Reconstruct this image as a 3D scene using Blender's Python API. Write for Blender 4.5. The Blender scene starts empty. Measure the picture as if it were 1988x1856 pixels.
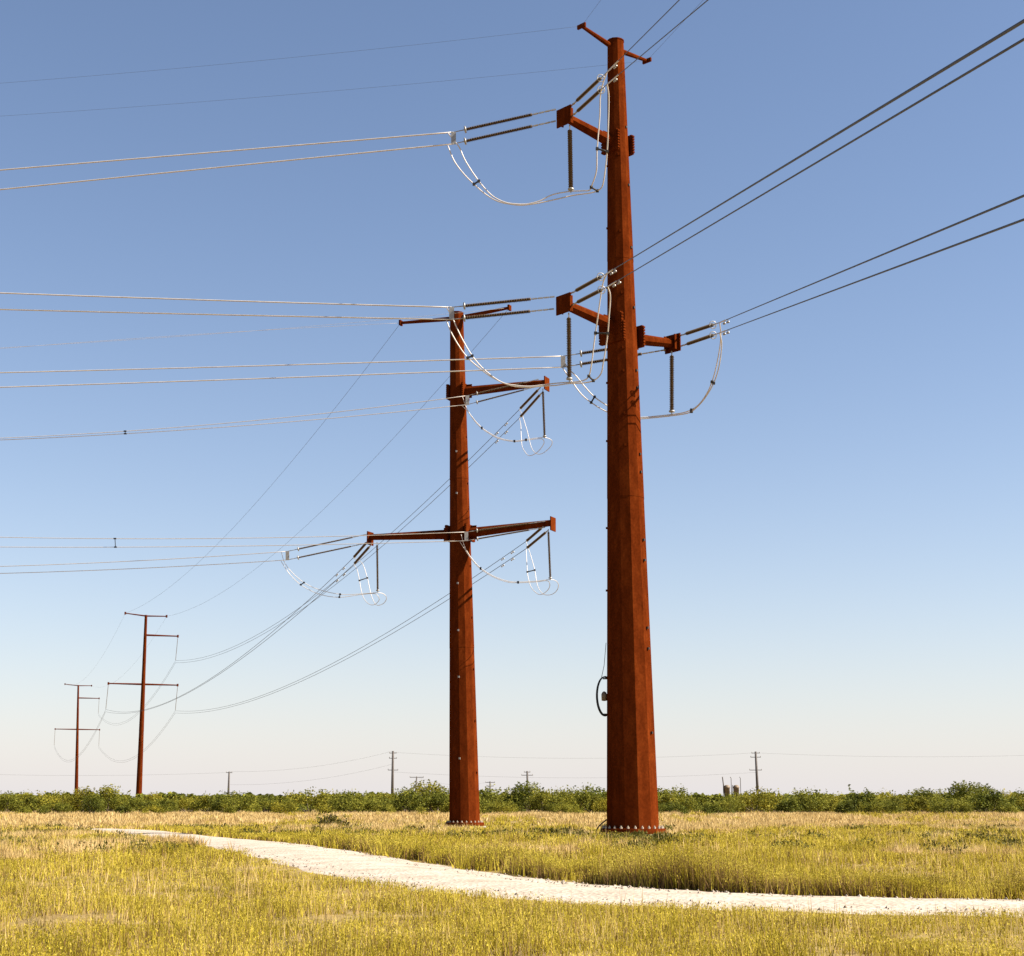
import bpy, math, random
import numpy as np
from mathutils import Vector, Matrix

random.seed(7)
rng = np.random.default_rng(11)
S = bpy.context.scene
COL = S.collection

# ------------------------------------------------------------------ camera, sky, sun, exposure
CAMZ = 1.3
FPX, CX, CY = 3040.0, 994.0, 928.0          # focal length and centre in a 1988 x 1856 measuring frame
PITCH = math.atan(632.0 / FPX)
CP, SP = math.cos(PITCH), math.sin(PITCH)
cam_d = bpy.data.cameras.new('camera')
cam_d.sensor_width = 36.0
cam_d.lens = 36.0 * FPX / 1988.0
cam_d.clip_end = 9000
cam_d.clip_start = 0.5
cam = bpy.data.objects.new('camera', cam_d)
COL.objects.link(cam)
cam.location = (0, 0, CAMZ)
cam.rotation_euler = (math.pi / 2 + PITCH, 0, 0)
S.camera = cam

SUN_EL, SUN_AZ = math.radians(40), math.radians(-9)     # azimuth from +X, minus = towards the camera
sv = Vector((math.cos(SUN_EL) * math.cos(SUN_AZ), math.cos(SUN_EL) * math.sin(SUN_AZ), math.sin(SUN_EL)))
W = bpy.data.worlds.new("World")
S.world = W
W.use_nodes = True
wn, wl = W.node_tree.nodes, W.node_tree.links
wn.clear()
sky = wn.new('ShaderNodeTexSky')
sky.sky_type = 'NISHITA'
sky.sun_disc = False
sky.sun_elevation = SUN_EL
sky.sun_rotation = math.pi / 2 - SUN_AZ
sky.altitude = 0
sky.air_density = 1.0
sky.dust_density = 0.3
sky.ozone_density = 3.0
bg = wn.new('ShaderNodeBackground')
bg.inputs['Strength'].default_value = 0.053
wo = wn.new('ShaderNodeOutputWorld')
# clear-air tint, and the pale dust that sits along the horizon all round
wt = wn.new('ShaderNodeMix')
wt.data_type, wt.blend_type = 'RGBA', 'MULTIPLY'
wt.inputs[0].default_value = 1.0
wt.inputs[7].default_value = (1.07, 0.965, 0.94, 1)
wl.new(sky.outputs[0], wt.inputs[6])
wc = wn.new('ShaderNodeTexCoord')
ws = wn.new('ShaderNodeSeparateXYZ')
wl.new(wc.outputs['Generated'], ws.inputs[0])
wa = wn.new('ShaderNodeMath')
wa.operation = 'ABSOLUTE'
wl.new(ws.outputs['Z'], wa.inputs[0])
wm = wn.new('ShaderNodeMath')
wm.operation = 'MULTIPLY'
wm.inputs[1].default_value = -1 / 0.085
wl.new(wa.outputs[0], wm.inputs[0])
we_ = wn.new('ShaderNodeMath')
we_.operation = 'EXPONENT'
wl.new(wm.outputs[0], we_.inputs[0])
wh = wn.new('ShaderNodeMix')
wh.data_type = 'RGBA'
wh.inputs[7].default_value = (4.90, 4.70, 4.80, 1)
wl.new(we_.outputs[0], wh.inputs[0])
wl.new(wt.outputs[2], wh.inputs[6])
wl.new(wh.outputs[2], bg.inputs['Color'])
wl.new(bg.outputs[0], wo.inputs['Surface'])

sd = bpy.data.lights.new('sun', 'SUN')
sd.energy = 5.0
sd.angle = math.radians(0.53)
sd.color = (1.0, 0.93, 0.82)
so = bpy.data.objects.new('sun', sd)
COL.objects.link(so)
so.location = (60, -20, 80)
so.rotation_euler = (-sv).to_track_quat('-Z', 'Y').to_euler()

S.view_settings.view_transform = 'Standard'
S.view_settings.look = 'None'
S.view_settings.gamma = 1
S.view_settings.exposure = 1.63
S.view_settings.use_curve_mapping = False
S.render.engine = 'CYCLES'
S.cycles.max_bounces = 6


# ------------------------------------------------------------------ helpers
def at(px, py, Y):
    """the point at distance Y north of the camera that a pixel of the measuring frame looks at"""
    u, v = (px - CX) / FPX, (CY - py) / FPX
    dx, dy, dz = u, CP - v * SP, SP + v * CP
    k = Y / dy
    return Vector((dx * k, Y, CAMZ + dz * k))


def proj(p):
    x, y, z = p[0], p[1], p[2] - CAMZ
    d = y * CP + z * SP
    return CX + FPX * x / d, CY - FPX * (z * CP - y * SP) / d


def ground_z(x, y):
    return -0.66 * np.exp(-((y - 124) / 26.0) ** 2) - 0.19 * np.exp(-((y - 77) / 16.0) ** 2) + 0.03 * np.sin(x * 0.21 + 1.3) * np.sin(y * 0.13)


class MB:
    """collects geometry for ONE mesh object"""
    def __init__(self):
        self.v, self.f, self.smooth = [], [], []

    def add(self, vs, fs, smooth=False):
        o = len(self.v)
        self.v += [tuple(v) for v in vs]
        self.f += [tuple(i + o for i in f) for f in fs]
        self.smooth += [smooth] * len(fs)

    def box(self, c, ax, ay, az):
        """centre and three half-axis vectors"""
        c, ax, ay, az = Vector(c), Vector(ax), Vector(ay), Vector(az)
        vs = [c + i * ax + j * ay + k * az for i in (-1, 1) for j in (-1, 1) for k in (-1, 1)]
        self.add(vs, [(0, 1, 3, 2), (4, 6, 7, 5), (0, 4, 5, 1), (2, 3, 7, 6), (0, 2, 6, 4), (1, 5, 7, 3)])

    def tube(self, pts, r, n=6, cap=True, smooth=True, spin=0.0):
        pts = [Vector(p) for p in pts]
        rs = r if isinstance(r, (list, tuple)) else [r] * len(pts)
        vs, fs = [], []
        t0 = (pts[1] - pts[0]).normalized()
        ref = Vector((0, 0, 1)) if abs(t0.z) < 0.9 else Vector((1, 0, 0))
        side = t0.cross(ref).normalized()
        for i, p in enumerate(pts):
            a = pts[max(i - 1, 0)]
            b = pts[min(i + 1, len(pts) - 1)]
            t = (b - a)
            t = t.normalized() if t.length > 1e-9 else t0
            side = (side - t * side.dot(t)).normalized()
            up = side.cross(t)
            for k in range(n):
                an = 2 * math.pi * k / n + spin
                vs.append(p + rs[i] * (math.cos(an) * side + math.sin(an) * up))
        for i in range(len(pts) - 1):
            for k in range(n):
                k2 = (k + 1) % n
                fs.append((i * n + k, (i + 1) * n + k, (i + 1) * n + k2, i * n + k2))
        if cap:
            fs.append(tuple(range(n)))
            fs.append(tuple((len(pts) - 1) * n + k for k in reversed(range(n))))
        self.add(vs, fs, smooth)

    def shaft(self, p0, p1, r0, r1, n, edge):
        """n-sided tapered shaft from p0 up to p1; edge = angle of the first corner"""
        vs, fs = [], []
        for p, r in ((p0, r0), (p1, r1)):
            for k in range(n):
                an = edge + 2 * math.pi * k / n
                vs.append((p[0] + r * math.cos(an), p[1] + r * math.sin(an), p[2]))
        for k in range(n):
            k2 = (k + 1) % n
            fs.append((k, k2, n + k2, n + k))
        fs.append(tuple(reversed(range(n))))
        fs.append(tuple(n + k for k in range(n)))
        self.add(vs, fs)

    def lathe(self, prof, n=10, smooth=True):
        """profile of (r, z) about local Z"""
        vs, fs = [], []
        for r, z in prof:
            for k in range(n):
                an = 2 * math.pi * k / n
                vs.append((r * math.cos(an), r * math.sin(an), z))
        for i in range(len(prof) - 1):
            for k in range(n):
                k2 = (k + 1) % n
                fs.append((i * n + k, i * n + k2, (i + 1) * n + k2, (i + 1) * n + k))
        fs.append(tuple(reversed(range(n))))
        fs.append(tuple((len(prof) - 1) * n + k for k in range(n)))
        self.add(vs, fs, smooth)

    def torus(self, c, nrm, R, r, n=16, m=6):
        nrm = Vector(nrm).normalized()
        a = nrm.orthogonal().normalized()
        b = nrm.cross(a)
        vs, fs = [], []
        for i in range(n):
            t = 2 * math.pi * i / n
            d = math.cos(t) * a + math.sin(t) * b
            for k in range(m):
                s = 2 * math.pi * k / m
                vs.append(Vector(c) + d * (R + r * math.cos(s)) + nrm * r * math.sin(s))
        for i in range(n):
            for k in range(m):
                i2, k2 = (i + 1) % n, (k + 1) % m
                fs.append((i * m + k, i2 * m + k, i2 * m + k2, i * m + k2))
        self.add(vs, fs, True)

    def mesh(self, name, mat, origin=(0, 0, 0)):
        me = bpy.data.meshes.new(name)
        o = origin
        me.from_pydata([(x - o[0], y - o[1], z - o[2]) for x, y, z in self.v], [], self.f)
        me.polygons.foreach_set('use_smooth', self.smooth)
        me.materials.append(mat)
        me.update()
        return me

    def build(self, name, mat, parent=None, origin=(0, 0, 0)):
        o = bpy.data.objects.new(name, self.mesh(name, mat, origin))
        COL.objects.link(o)
        if parent:
            o.parent = parent
        return o


def tag(o, label=None, cat=None, group=None, kind=None):
    if label: o['label'] = label
    if cat: o['category'] = cat
    if group: o['group'] = group
    if kind: o['kind'] = kind
    return o


def thing(name, loc, label, cat, group=None):
    e = bpy.data.objects.new(name, None)
    e.empty_display_size = 0.3
    e.location = loc
    COL.objects.link(e)
    return tag(e, label, cat, group)


def copy_tree(o, parent=None):
    c = o.copy()
    COL.objects.link(c)
    if parent: c.parent = parent
    for ch in list(o.children):
        copy_tree(ch, c)
    return c


def smooth_path(pts, per=6):
    """Catmull-Rom through the points"""
    P = [Vector(p) for p in pts]
    P = [2 * P[0] - P[1]] + P + [2 * P[-1] - P[-2]]
    out = []
    for i in range(1, len(P) - 2):
        for k in range(per):
            t = k / per
            a, b, c, d = P[i - 1], P[i], P[i + 1], P[i + 2]
            out.append(0.5 * (2 * b + (c - a) * t + (2 * a - 5 * b + 4 * c - d) * t * t + (3 * b - a - 3 * c + d) * t ** 3))
    out.append(P[-2])
    return out


def span(p0, p1, sag, n=40):
    p0, p1 = Vector(p0), Vector(p1)
    return [p0.lerp(p1, i / n) - Vector((0, 0, 4 * sag * (i / n) * (1 - i / n))) for i in range(n + 1)]


def sag_for(p0, p1, px, py):
    """sag that makes the span hang through the sight line of one pixel"""
    lo, hi = -5.0, 40.0
    for _ in range(40):
        m = (lo + hi) / 2
        best = min(span(p0, p1, m, 200), key=lambda q: abs(proj(q)[0] - px))
        if proj(best)[1] > py: hi = m
        else: lo = m
    return (lo + hi) / 2


# ------------------------------------------------------------------ materials
def base_mat(name, rough=0.7, metal=0.0, spec=0.3):
    m = bpy.data.materials.new(name)
    m.use_nodes = True
    n = m.node_tree.nodes
    b = n['Principled BSDF']
    b.inputs['Roughness'].default_value = rough
    b.inputs['Metallic'].default_value = metal
    b.inputs['Specular IOR Level'].default_value = spec
    return m, n, m.node_tree.links, b


def noise(n, l, scale, detail=4, vec=None, stretch=None, rough=0.6):
    tc = n.new('ShaderNodeTexCoord') if vec is None else None
    src = tc.outputs['Object'] if vec is None else vec
    if stretch:
        mp = n.new('ShaderNodeMapping')
        mp.inputs['Scale'].default_value = stretch
        l.new(src, mp.inputs['Vector'])
        src = mp.outputs[0]
    t = n.new('ShaderNodeTexNoise')
    t.inputs['Scale'].default_value = scale
    t.inputs['Detail'].default_value = detail
    t.inputs['Roughness'].default_value = rough
    l.new(src, t.inputs['Vector'])
    return t


def ramp(n, l, fac, stops):
    r = n.new('ShaderNodeValToRGB')
    e = r.color_ramp.elements
    while len(e) < len(stops): e.new(0.5)
    for k, (p, c) in enumerate(stops):
        e[k].position = p
        e[k].color = (*c, 1)
    l.new(fac, r.inputs['Fac'])
    return r


def mix(n, l, fac, a, b, mode='MIX'):
    x = n.new('ShaderNodeMix')
    x.data_type = 'RGBA'
    x.blend_type = mode
    if isinstance(fac, float): x.inputs[0].default_value = fac
    else: l.new(fac, x.inputs[0])
    for s, v in ((x.inputs[6], a), (x.inputs[7], b)):
        if isinstance(v, tuple): s.default_value = (*v, 1)
        else: l.new(v, s)
    return x.outputs[2]


def bump(n, l, b, h, strength=0.3, dist=0.02):
    bp = n.new('ShaderNodeBump')
    bp.inputs['Strength'].default_value = strength
    bp.inputs['Distance'].default_value = dist
    l.new(h, bp.inputs['Height'])
    l.new(bp.outputs[0], b.inputs['Normal'])


def simple(name, c0, c1, scale, rough=0.7, metal=0.0, spec=0.3):
    m, n, l, b = base_mat(name, rough, metal, spec)
    t = noise(n, l, scale)
    r = ramp(n, l, t.outputs['Fac'], [(0.3, c0), (0.7, c1)])
    l.new(r.outputs[0], b.inputs['Base Color'])
    return m


def make_rust():
    m, n, l, b = base_mat('weathering_steel', 0.9, 0.0, 0.0)
    a = noise(n, l, 1.0, 7, stretch=(2.6, 2.6, 0.9), rough=0.68)
    c = noise(n, l, 9.0, 6)
    r1 = ramp(n, l, a.outputs['Fac'], [(0.25, (0.050, 0.0090, 0.0018)), (0.5, (0.086, 0.0155, 0.0029)), (0.75, (0.128, 0.0260, 0.0048))])
    r2 = ramp(n, l, c.outputs['Fac'], [(0.35, (0.72, 0.70, 0.68)), (0.65, (1.08, 1.06, 1.05))])
    e = noise(n, l, 0.22, 3, stretch=(5.0, 5.0, 0.6))
    r3 = ramp(n, l, e.outputs['Fac'], [(0.32, (0.84, 0.81, 0.80)), (0.68, (1.10, 1.12, 1.12))])
    x = mix(n, l, 0.8, r1.outputs[0], r2.outputs[0], 'MULTIPLY')
    l.new(mix(n, l, 1.0, x, r3.outputs[0], 'MULTIPLY'), b.inputs['Base Color'])
    bump(n, l, b, c.outputs['Fac'], 0.25, 0.01)
    return m


RUST = make_rust()
GALV = simple('galvanised_steel', (0.24, 0.225, 0.205), (0.33, 0.31, 0.285), 8, 0.45, 0.35, 0.5)
DARKST = simple('dark_hardware', (0.018, 0.015, 0.013), (0.035, 0.03, 0.026), 8, 0.6, 0.2)
ALU = simple('aluminium_cable', (0.46, 0.41, 0.36), (0.60, 0.54, 0.48), 3, 0.5, 0.15, 0.4)
ALUD = simple('weathered_cable', (0.05, 0.046, 0.044), (0.075, 0.07, 0.066), 3, 0.6, 0.1, 0.3)
SILI = simple('insulator_silicone', (0.066, 0.036, 0.012), (0.098, 0.057, 0.020), 6, 0.55, 0.0, 0.35)
BOLTM = simple('pale_nut_steel', (0.25, 0.20, 0.14), (0.42, 0.36, 0.28), 5, 0.6, 0.1)
BLACK = simple('black_rubber', (0.015, 0.015, 0.015), (0.03, 0.03, 0.03), 9, 0.6)
CONC = simple('pale_concrete', (0.22, 0.2, 0.17), (0.31, 0.28, 0.24), 4, 0.9)
STONE = simple('caliche_stone', (0.09, 0.065, 0.045), (0.34, 0.28, 0.22), 2.2, 0.95)
WOODP = simple('grey_pole_wood', (0.06, 0.05, 0.045), (0.10, 0.085, 0.075), 2, 0.85)
TANKM = simple('tan_tank_paint', (0.13, 0.09, 0.055), (0.19, 0.14, 0.09), 1.5, 0.6)


def make_leaf(name, c0, c1, c2, transl=0.3, tint_scale=0.35, by_object=False):
    m, n, l, b = base_mat(name, 0.75, 0.0, 0.15)
    gm = n.new('ShaderNodeNewGeometry')
    t = noise(n, l, tint_scale, 5, vec=gm.outputs['Position'], rough=0.7)
    f = n.new('ShaderNodeMath')
    f.operation = 'MULTIPLY_ADD'
    l.new(gm.outputs['Random Per Island'], f.inputs[0])
    f.inputs[1].default_value = 0.42
    g = n.new('ShaderNodeMath')
    g.operation = 'MULTIPLY_ADD'
    l.new(t.outputs['Fac'], g.inputs[0])
    g.inputs[1].default_value = 1.9
    g.inputs[2].default_value = -0.66
    l.new(g.outputs[0], f.inputs[2])
    r = ramp(n, l, f.outputs[0], [(0.1, c0), (0.5, c1), (0.9, c2)])
    out = r.outputs[0]
    if by_object:
        oi = n.new('ShaderNodeObjectInfo')
        rr = ramp(n, l, oi.outputs['Random'], [(0.0, (0.62, 0.70, 0.75)), (0.5, (1.0, 1.0, 1.0)), (1.0, (1.35, 1.18, 0.9))])
        out = mix(n, l, 1.0, out, rr.outputs[0], 'MULTIPLY')
    l.new(out, b.inputs['Base Color'])
    tr = n.new('ShaderNodeBsdfTranslucent')
    l.new(out, tr.inputs['Color'])
    ms = n.new('ShaderNodeMixShader')
    ms.inputs[0].default_value = transl
    l.new(b.outputs[0], ms.inputs[1])
    l.new(tr.outputs[0], ms.inputs[2])
    l.new(ms.outputs[0], n['Material Output'].inputs['Surface'])
    return m


LEAF = make_leaf('mesquite_leaf', (0.030, 0.034, 0.004), (0.135, 0.137, 0.013), (0.31, 0.275, 0.034), 0.3, 0.5, True)
STEM = simple('mesquite_bark', (0.07, 0.05, 0.035), (0.16, 0.12, 0.085), 3, 0.9)
STRAW = make_leaf('straw_grass', (0.30, 0.19, 0.06), (0.48, 0.335, 0.13), (0.64, 0.49, 0.24), 0.3, 0.25)
GREENG = make_leaf('yellow_green_grass', (0.19, 0.152, 0.010), (0.385, 0.298, 0.024), (0.53, 0.425, 0.080), 0.3, 0.3)
BROWNG = make_leaf('brown_stems', (0.075, 0.040, 0.012), (0.16, 0.09, 0.028), (0.27, 0.175, 0.065), 0.2, 0.6)
DARKG = make_leaf('dark_forb', (0.035, 0.034, 0.006), (0.075, 0.068, 0.010), (0.14, 0.12, 0.02), 0.2, 0.6)

# ------------------------------------------------------------------ ground and road
def make_ground_mat():
    m, n, l, b = base_mat('dry_field_soil', 0.95, 0.0, 0.1)
    tc = n.new('ShaderNodeTexCoord')
    a = noise(n, l, 0.05, 5, vec=tc.outputs['Object'])
    c = noise(n, l, 1.6, 6, vec=tc.outputs['Object'])
    d = noise(n, l, 14, 4, vec=tc.outputs['Object'])
    r1 = ramp(n, l, a.outputs['Fac'], [(0.35, (0.27, 0.18, 0.07)), (0.52, (0.20, 0.145, 0.035)), (0.7, (0.15, 0.12, 0.018))])
    r2 = ramp(n, l, c.outputs['Fac'], [(0.35, (0.16, 0.105, 0.04)), (0.62, (0.31, 0.22, 0.10))])
    x = mix(n, l, 0.55, r1.outputs[0], r2.outputs[0])
    r3 = ramp(n, l, d.outputs['Fac'], [(0.3, (0.6, 0.58, 0.55)), (0.65, (1.1, 1.1, 1.1))])
    l.new(mix(n, l, 0.7, x, r3.outputs[0], 'MULTIPLY'), b.inputs['Base Color'])
    bump(n, l, b, c.outputs['Fac'], 0.7, 0.2)
    return m


def make_road_mat():
    m, n, l, b = base_mat('caliche_gravel', 0.95, 0.0, 0.1)
    tc = n.new('ShaderNodeTexCoord')
    a = noise(n, l, 0.9, 5, vec=tc.outputs['Object'])
    v = n.new('ShaderNodeTexVoronoi')
    v.inputs['Scale'].default_value = 13
    l.new(tc.outputs['Object'], v.inputs['Vector'])
    r1 = ramp(n, l, a.outputs['Fac'], [(0.3, (0.30, 0.24, 0.18)), (0.62, (0.40, 0.345, 0.28))])
    r2 = ramp(n, l, v.outputs['Color'], [(0.1, (0.78, 0.76, 0.74)), (0.7, (1.08, 1.07, 1.06))])
    l.new(mix(n, l, 0.8, r1.outputs[0], r2.outputs[0], 'MULTIPLY'), b.inputs['Base Color'])
    bump(n, l, b, v.outputs['Distance'], 0.5, 0.04)
    return m


def grid_axis(parts):
    out = []
    for a, b, n in parts:
        out += list(np.linspace(a, b, n, endpoint=False))
    return out + [parts[-1][1]]


xs = np.array(grid_axis([(-4000, -400, 8), (-400, -60, 12), (-60, 60, 80), (60, 400, 12), (400, 4000, 8)]))
ys = np.array(grid_axis([(-1500, -20, 6), (-20, 60, 60), (60, 320, 90), (320, 1000, 10), (1000, 6000, 8)]))
GX, GY = np.meshgrid(xs, ys)
gv = np.stack([GX, GY, ground_z(GX, GY)], -1).reshape(-1, 3)
nx = len(xs)
g = MB()
g.add(gv.tolist(), [(j * nx + i, j * nx + i + 1, (j + 1) * nx + i + 1, (j + 1) * nx + i)
                    for j in range(len(ys) - 1) for i in range(nx - 1)], True)
tag(g.build('ground', make_ground_mat()), 'dry field of straw and yellow green grass on flat sandy ground', None, None, 'structure')

ROAD = smooth_path([Vector((x, y, 0)) for x, y in
                    ((-30, 112), (-17, 78), (-10.3, 58), (-5.42, 42.35), (-1.74, 30.0), (0.25, 24.95), (3.3, 21.5), (8.5, 19.8), (18, 18.0), (40, 16.5))], 10)
ROADXY = np.array([(p.x, p.y) for p in ROAD])
RHW = 1.88


def road_dist(x, y):
    """signed distance to the road's centre line, plus = its far side"""
    best = np.full(x.shape, 1e9)
    sg = np.zeros(x.shape)
    for (x0, y0), (x1, y1) in zip(ROADXY[:-1], ROADXY[1:]):
        dx, dy = x1 - x0, y1 - y0
        t = np.clip(((x - x0) * dx + (y - y0) * dy) / (dx * dx + dy * dy), 0, 1)
        ex, ey = x - (x0 + t * dx), y - (y0 + t * dy)
        d = np.hypot(ex, ey)
        s = np.sign(dx * ey - dy * ex)
        m = d < best
        best = np.where(m, d, best)
        sg = np.where(m, s, sg)
    return best * sg


r = MB()
vs, fs = [], []
NR = 8
for i, p in enumerate(ROAD):
    t = (ROAD[min(i + 1, len(ROAD) - 1)] - ROAD[max(i - 1, 0)]).normalized()
    s = Vector((-t.y, t.x, 0))
    for k in range(NR + 1):
        w = -1 + 2 * k / NR
        q = p + s * (RHW * w * (1 + 0.07 * math.sin(i * 1.7 + (3 if w > 0 else 0))))
        crown = 0.06 * (1 - w * w) - 0.05 * (abs(w) > 0.99) - 0.025 * math.exp(-((abs(w) - 0.5) / 0.16) ** 2)
        vs.append((q.x, q.y, float(ground_z(q.x, q.y)) + 0.012 + crown))
for i in range(len(ROAD) - 1):
    for k in range(NR):
        a = i * (NR + 1) + k
        fs.append((a, a + NR + 1, a + NR + 2, a + 1))
r.add(vs, [tuple(reversed(f)) for f in fs], True)
tag(r.build('gravel_road', make_road_mat()), 'pale caliche gravel track curving through the grass', None, None, 'structure')

# ------------------------------------------------------------------ steel poles
STEEL_GROUP = 'rust brown steel transmission poles'


def end_plate(mb, c, d, w, h, t):
    """plate standing across direction d, centred on c"""
    d = Vector((d.x, d.y, 0)).normalized()
    s = Vector((-d.y, d.x, 0))
    mb.box(c, s * w / 2, d * t / 2, Vector((0, 0, h / 2)))


def flange(pole, org, axis_pt, R, d, w, h, side):
    """bolted bracket plate on the shaft, facing direction d; side = which edge shows its bolts"""
    d = Vector((d.x, d.y, 0)).normalized()
    s = Vector((-d.y, d.x, 0))
    mb = MB()
    mb.box(axis_pt + d * (R + 0.02), s * w / 2, d * 0.09, Vector((0, 0, h / 2)))
    br = mb.build('arm_bracket', RUST, pole, org)
    b = MB()
    for k in range(7):
        for e in (-1, 1):
            z = (k - 3) * h / 7.4
            c = axis_pt + d * (R + 0.02) + s * (e * (w / 2 + 0.03)) + Vector((0, 0, z))
            b.box(c, s * 0.05, d * 0.07, Vector((0, 0, 0.045)))
    tag(b.build('bolt_row', RUST, br, org), kind='stuff')


def make_shaft(pole, org, base, top, r0, r1, n, edge, joints):
    """sections slipped over each other; the upper one's foot sits proud of the lower one's head"""
    ts = [0.0] + joints + [1.0]
    for i in range(len(ts) - 1):
        a, b = ts[i], ts[i + 1]
        b2 = min(b + 0.02, 1.0)
        pa, pb = base.lerp(top, a), base.lerp(top, b2)
        ra, rb = r0 + (r1 - r0) * a, r0 + (r1 - r0) * b2
        ex = 0.012 * i
        mb = MB()
        mb.shaft(pa, pb, ra + ex, rb + ex, n, edge)
        mb.build('shaft_section', RUST, pole, org)


def axis_at(base, top, z):
    t = (z - base.z) / (top.z - base.z)
    return base.lerp(top, t), t


def base_flange(pole, org, base, r0, nb, up=0.0):
    mb = MB()
    mb.lathe([(r0 + 0.27, -0.14), (r0 + 0.29, -0.10), (r0 + 0.27, 0.10), (r0 + 0.25, 0.12), (r0 * 0.9, 0.12)], 36, False)
    o = mb.build('base_plate', RUST, pole)
    o.location = (0, 0, base.z - org[2] + 0.19 + up)
    cb = MB()
    cb.lathe([(r0 + 0.42, -0.4), (r0 + 0.42, 0.03), (r0 + 0.40, 0.06), (0.3, 0.06)], 36, False)
    o2 = cb.build('footing', CONC, pole)
    o2.location = (0, 0, base.z - org[2] + up * 0.8)
    bm_ = MB()
    bm_.lathe([(0.062, 0.0), (0.062, 0.075), (0.03, 0.08), (0.03, 0.12), (0.015, 0.13)], 6, False)
    me = bm_.mesh('anchor_bolt', BOLTM)
    for k in range(nb):
        an = 2 * math.pi * (k + 0.5) / nb
        b = bpy.data.objects.new('anchor_bolt', me)
        COL.objects.link(b)
        b.parent = pole
        b.location = ((r0 + 0.13) * math.cos(an), (r0 + 0.13) * math.sin(an), base.z - org[2] + 0.31 + up)


def lugs(pole, org, base, top, r0, r1, angs, zs, mat, size=0.05):
    mb = MB()
    mb.box((0, 0, 0), (size, 0, 0), (0, size, 0), (0, 0, size * 1.2))
    me = mb.mesh('step_lug', mat)
    for z in zs:
        p, t = axis_at(base, top, z)
        for an in angs:
            R = (r0 + (r1 - r0) * t) * 0.985 + size * 0.6
            o = bpy.data.objects.new('step_lug', me)
            COL.objects.link(o)
            o.parent = pole
            o.location = (p.x + R * math.cos(an) - org[0], p.y + R * math.sin(an) - org[1], z - org[2])
            o.rotation_euler = (0, 0, an)


# ---- near pole
D1 = 76.0
b1 = at(1229, 1614, D1)
b1.z = float(ground_z(b1.x, b1.y)) + 0.06
t1 = at(1195, 82, D1)
org1 = tuple(b1)
near = thing('transmission_pole', b1, 'tallest and nearest rust brown steel pole standing on a bolted round base', 'pole', STEEL_GROUP)
R0, R1 = 1.27, 0.41
view1 = math.atan2(-b1.y, -b1.x)
EDGE1 = view1 + math.radians(13)
make_shaft(near, org1, b1 + Vector((0, 0, 0.22)), t1, R0, R1, 12, EDGE1, [0.395, 0.70])
base_flange(near, org1, b1, R0, 26)
capm = MB()
capm.shaft(t1, t1 + Vector((0, 0, 0.06)), R1 + 0.05, R1 + 0.05, 12, EDGE1)
capm.build('top_cap', RUST, near, org1)
A1 = Vector((-0.70, -0.714, 0))
tips1 = {}
for key, att_y, tip_px, Yt in (('top', 281, (1095, 226), D1 - 2.6), ('mid', 637, (1094, 590), D1 - 2.6), ('right', 652, (1306, 667), D1 + 2.9)):
    attx = 1195 + (att_y - 82) / 1530 * 34
    a = at(attx, att_y, D1)
    a, t = axis_at(b1, t1, a.z)
    R = R0 + (R1 - R0) * t
    tip = at(tip_px[0], tip_px[1], Yt)
    d = (tip - a)
    dh = Vector((d.x, d.y, 0)).normalized()
    flange(near, org1, a, R, dh, R * 2.0, 1.12, 1)
    if key != 'mid':
        flange(near, org1, a, R, -dh, R * 2.0, 1.06, 1)
    mb = MB()
    mb.tube([a + dh * (R - 0.1), tip - dh * 0.05], [0.31, 0.23], 8, True, False, math.pi / 8)
    sdir = Vector((-dh.y, dh.x, 0))
    for e in (-1, 1):
        mb.box(a + dh * (R + 0.30) + Vector((0, 0, e * 0.36)), dh * 0.22, sdir * 0.02, Vector((0, 0, 0.11)))
    arm = mb.build('arm', RUST, near, org1)
    pm = MB()
    end_plate(pm, tip, dh, 1.02, 0.95, 0.07)
    pm.build('end_plate', RUST, arm, org1)
    vm = MB()
    sdir = Vector((-dh.y, dh.x, 0))
    for e in (-1, 1):
        vm.box(tip - dh * 0.12 + sdir * e * 0.34, sdir * 0.03, dh * 0.16, Vector((0, 0, 0.40)))
    vm.build('stiffener_plate', RUST, arm, org1)
    tips1[key] = (tip, dh, sdir)
stips1 = []
for root_px, tip_px, Yt in (((1193, 94), (1129, 50.5), D1 - 1.75), ((1199, 97), (1256, 118), D1 + 1.9)):
    a = at(*root_px, D1)
    tip = at(*tip_px, Yt)
    dh = Vector((tip.x - a.x, tip.y - a.y, 0)).normalized()
    mb = MB()
    mb.tube([a, tip], [0.15, 0.085], 8, True, False)
    arm = mb.build('shield_wire_arm', RUST, near, org1)
    pm = MB()
    end_plate(pm, tip, dh, 0.55, 0.22, 0.10)
    pm.build('end_plate', RUST, arm, org1)
    stips1.append(tip)
facet = lambda k: EDGE1 + math.radians(15 + 30 * k)
lugs(near, org1, b1, t1, R0, R1, [facet(1)], [4.6, 8.6, 9.6, 12.9, 13.9, 17.3, 18.2, 21.6, 22.5, 25.8, 29.0, 32.4, 35.6], DARKST, 0.045)
lugs(near, org1, b1, t1, R0, R1, [facet(-1) + 0.1], [18.6, 20.2, 22.4, 23.6, 26.5, 29.8, 34.0], RUST, 0.06)
lugs(near, org1, b1, t1, R0, R1, [facet(-4)], [11.5, 14.6, 19.0, 22.0, 27.0, 30.2, 33.6], RUST, 0.04)

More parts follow.
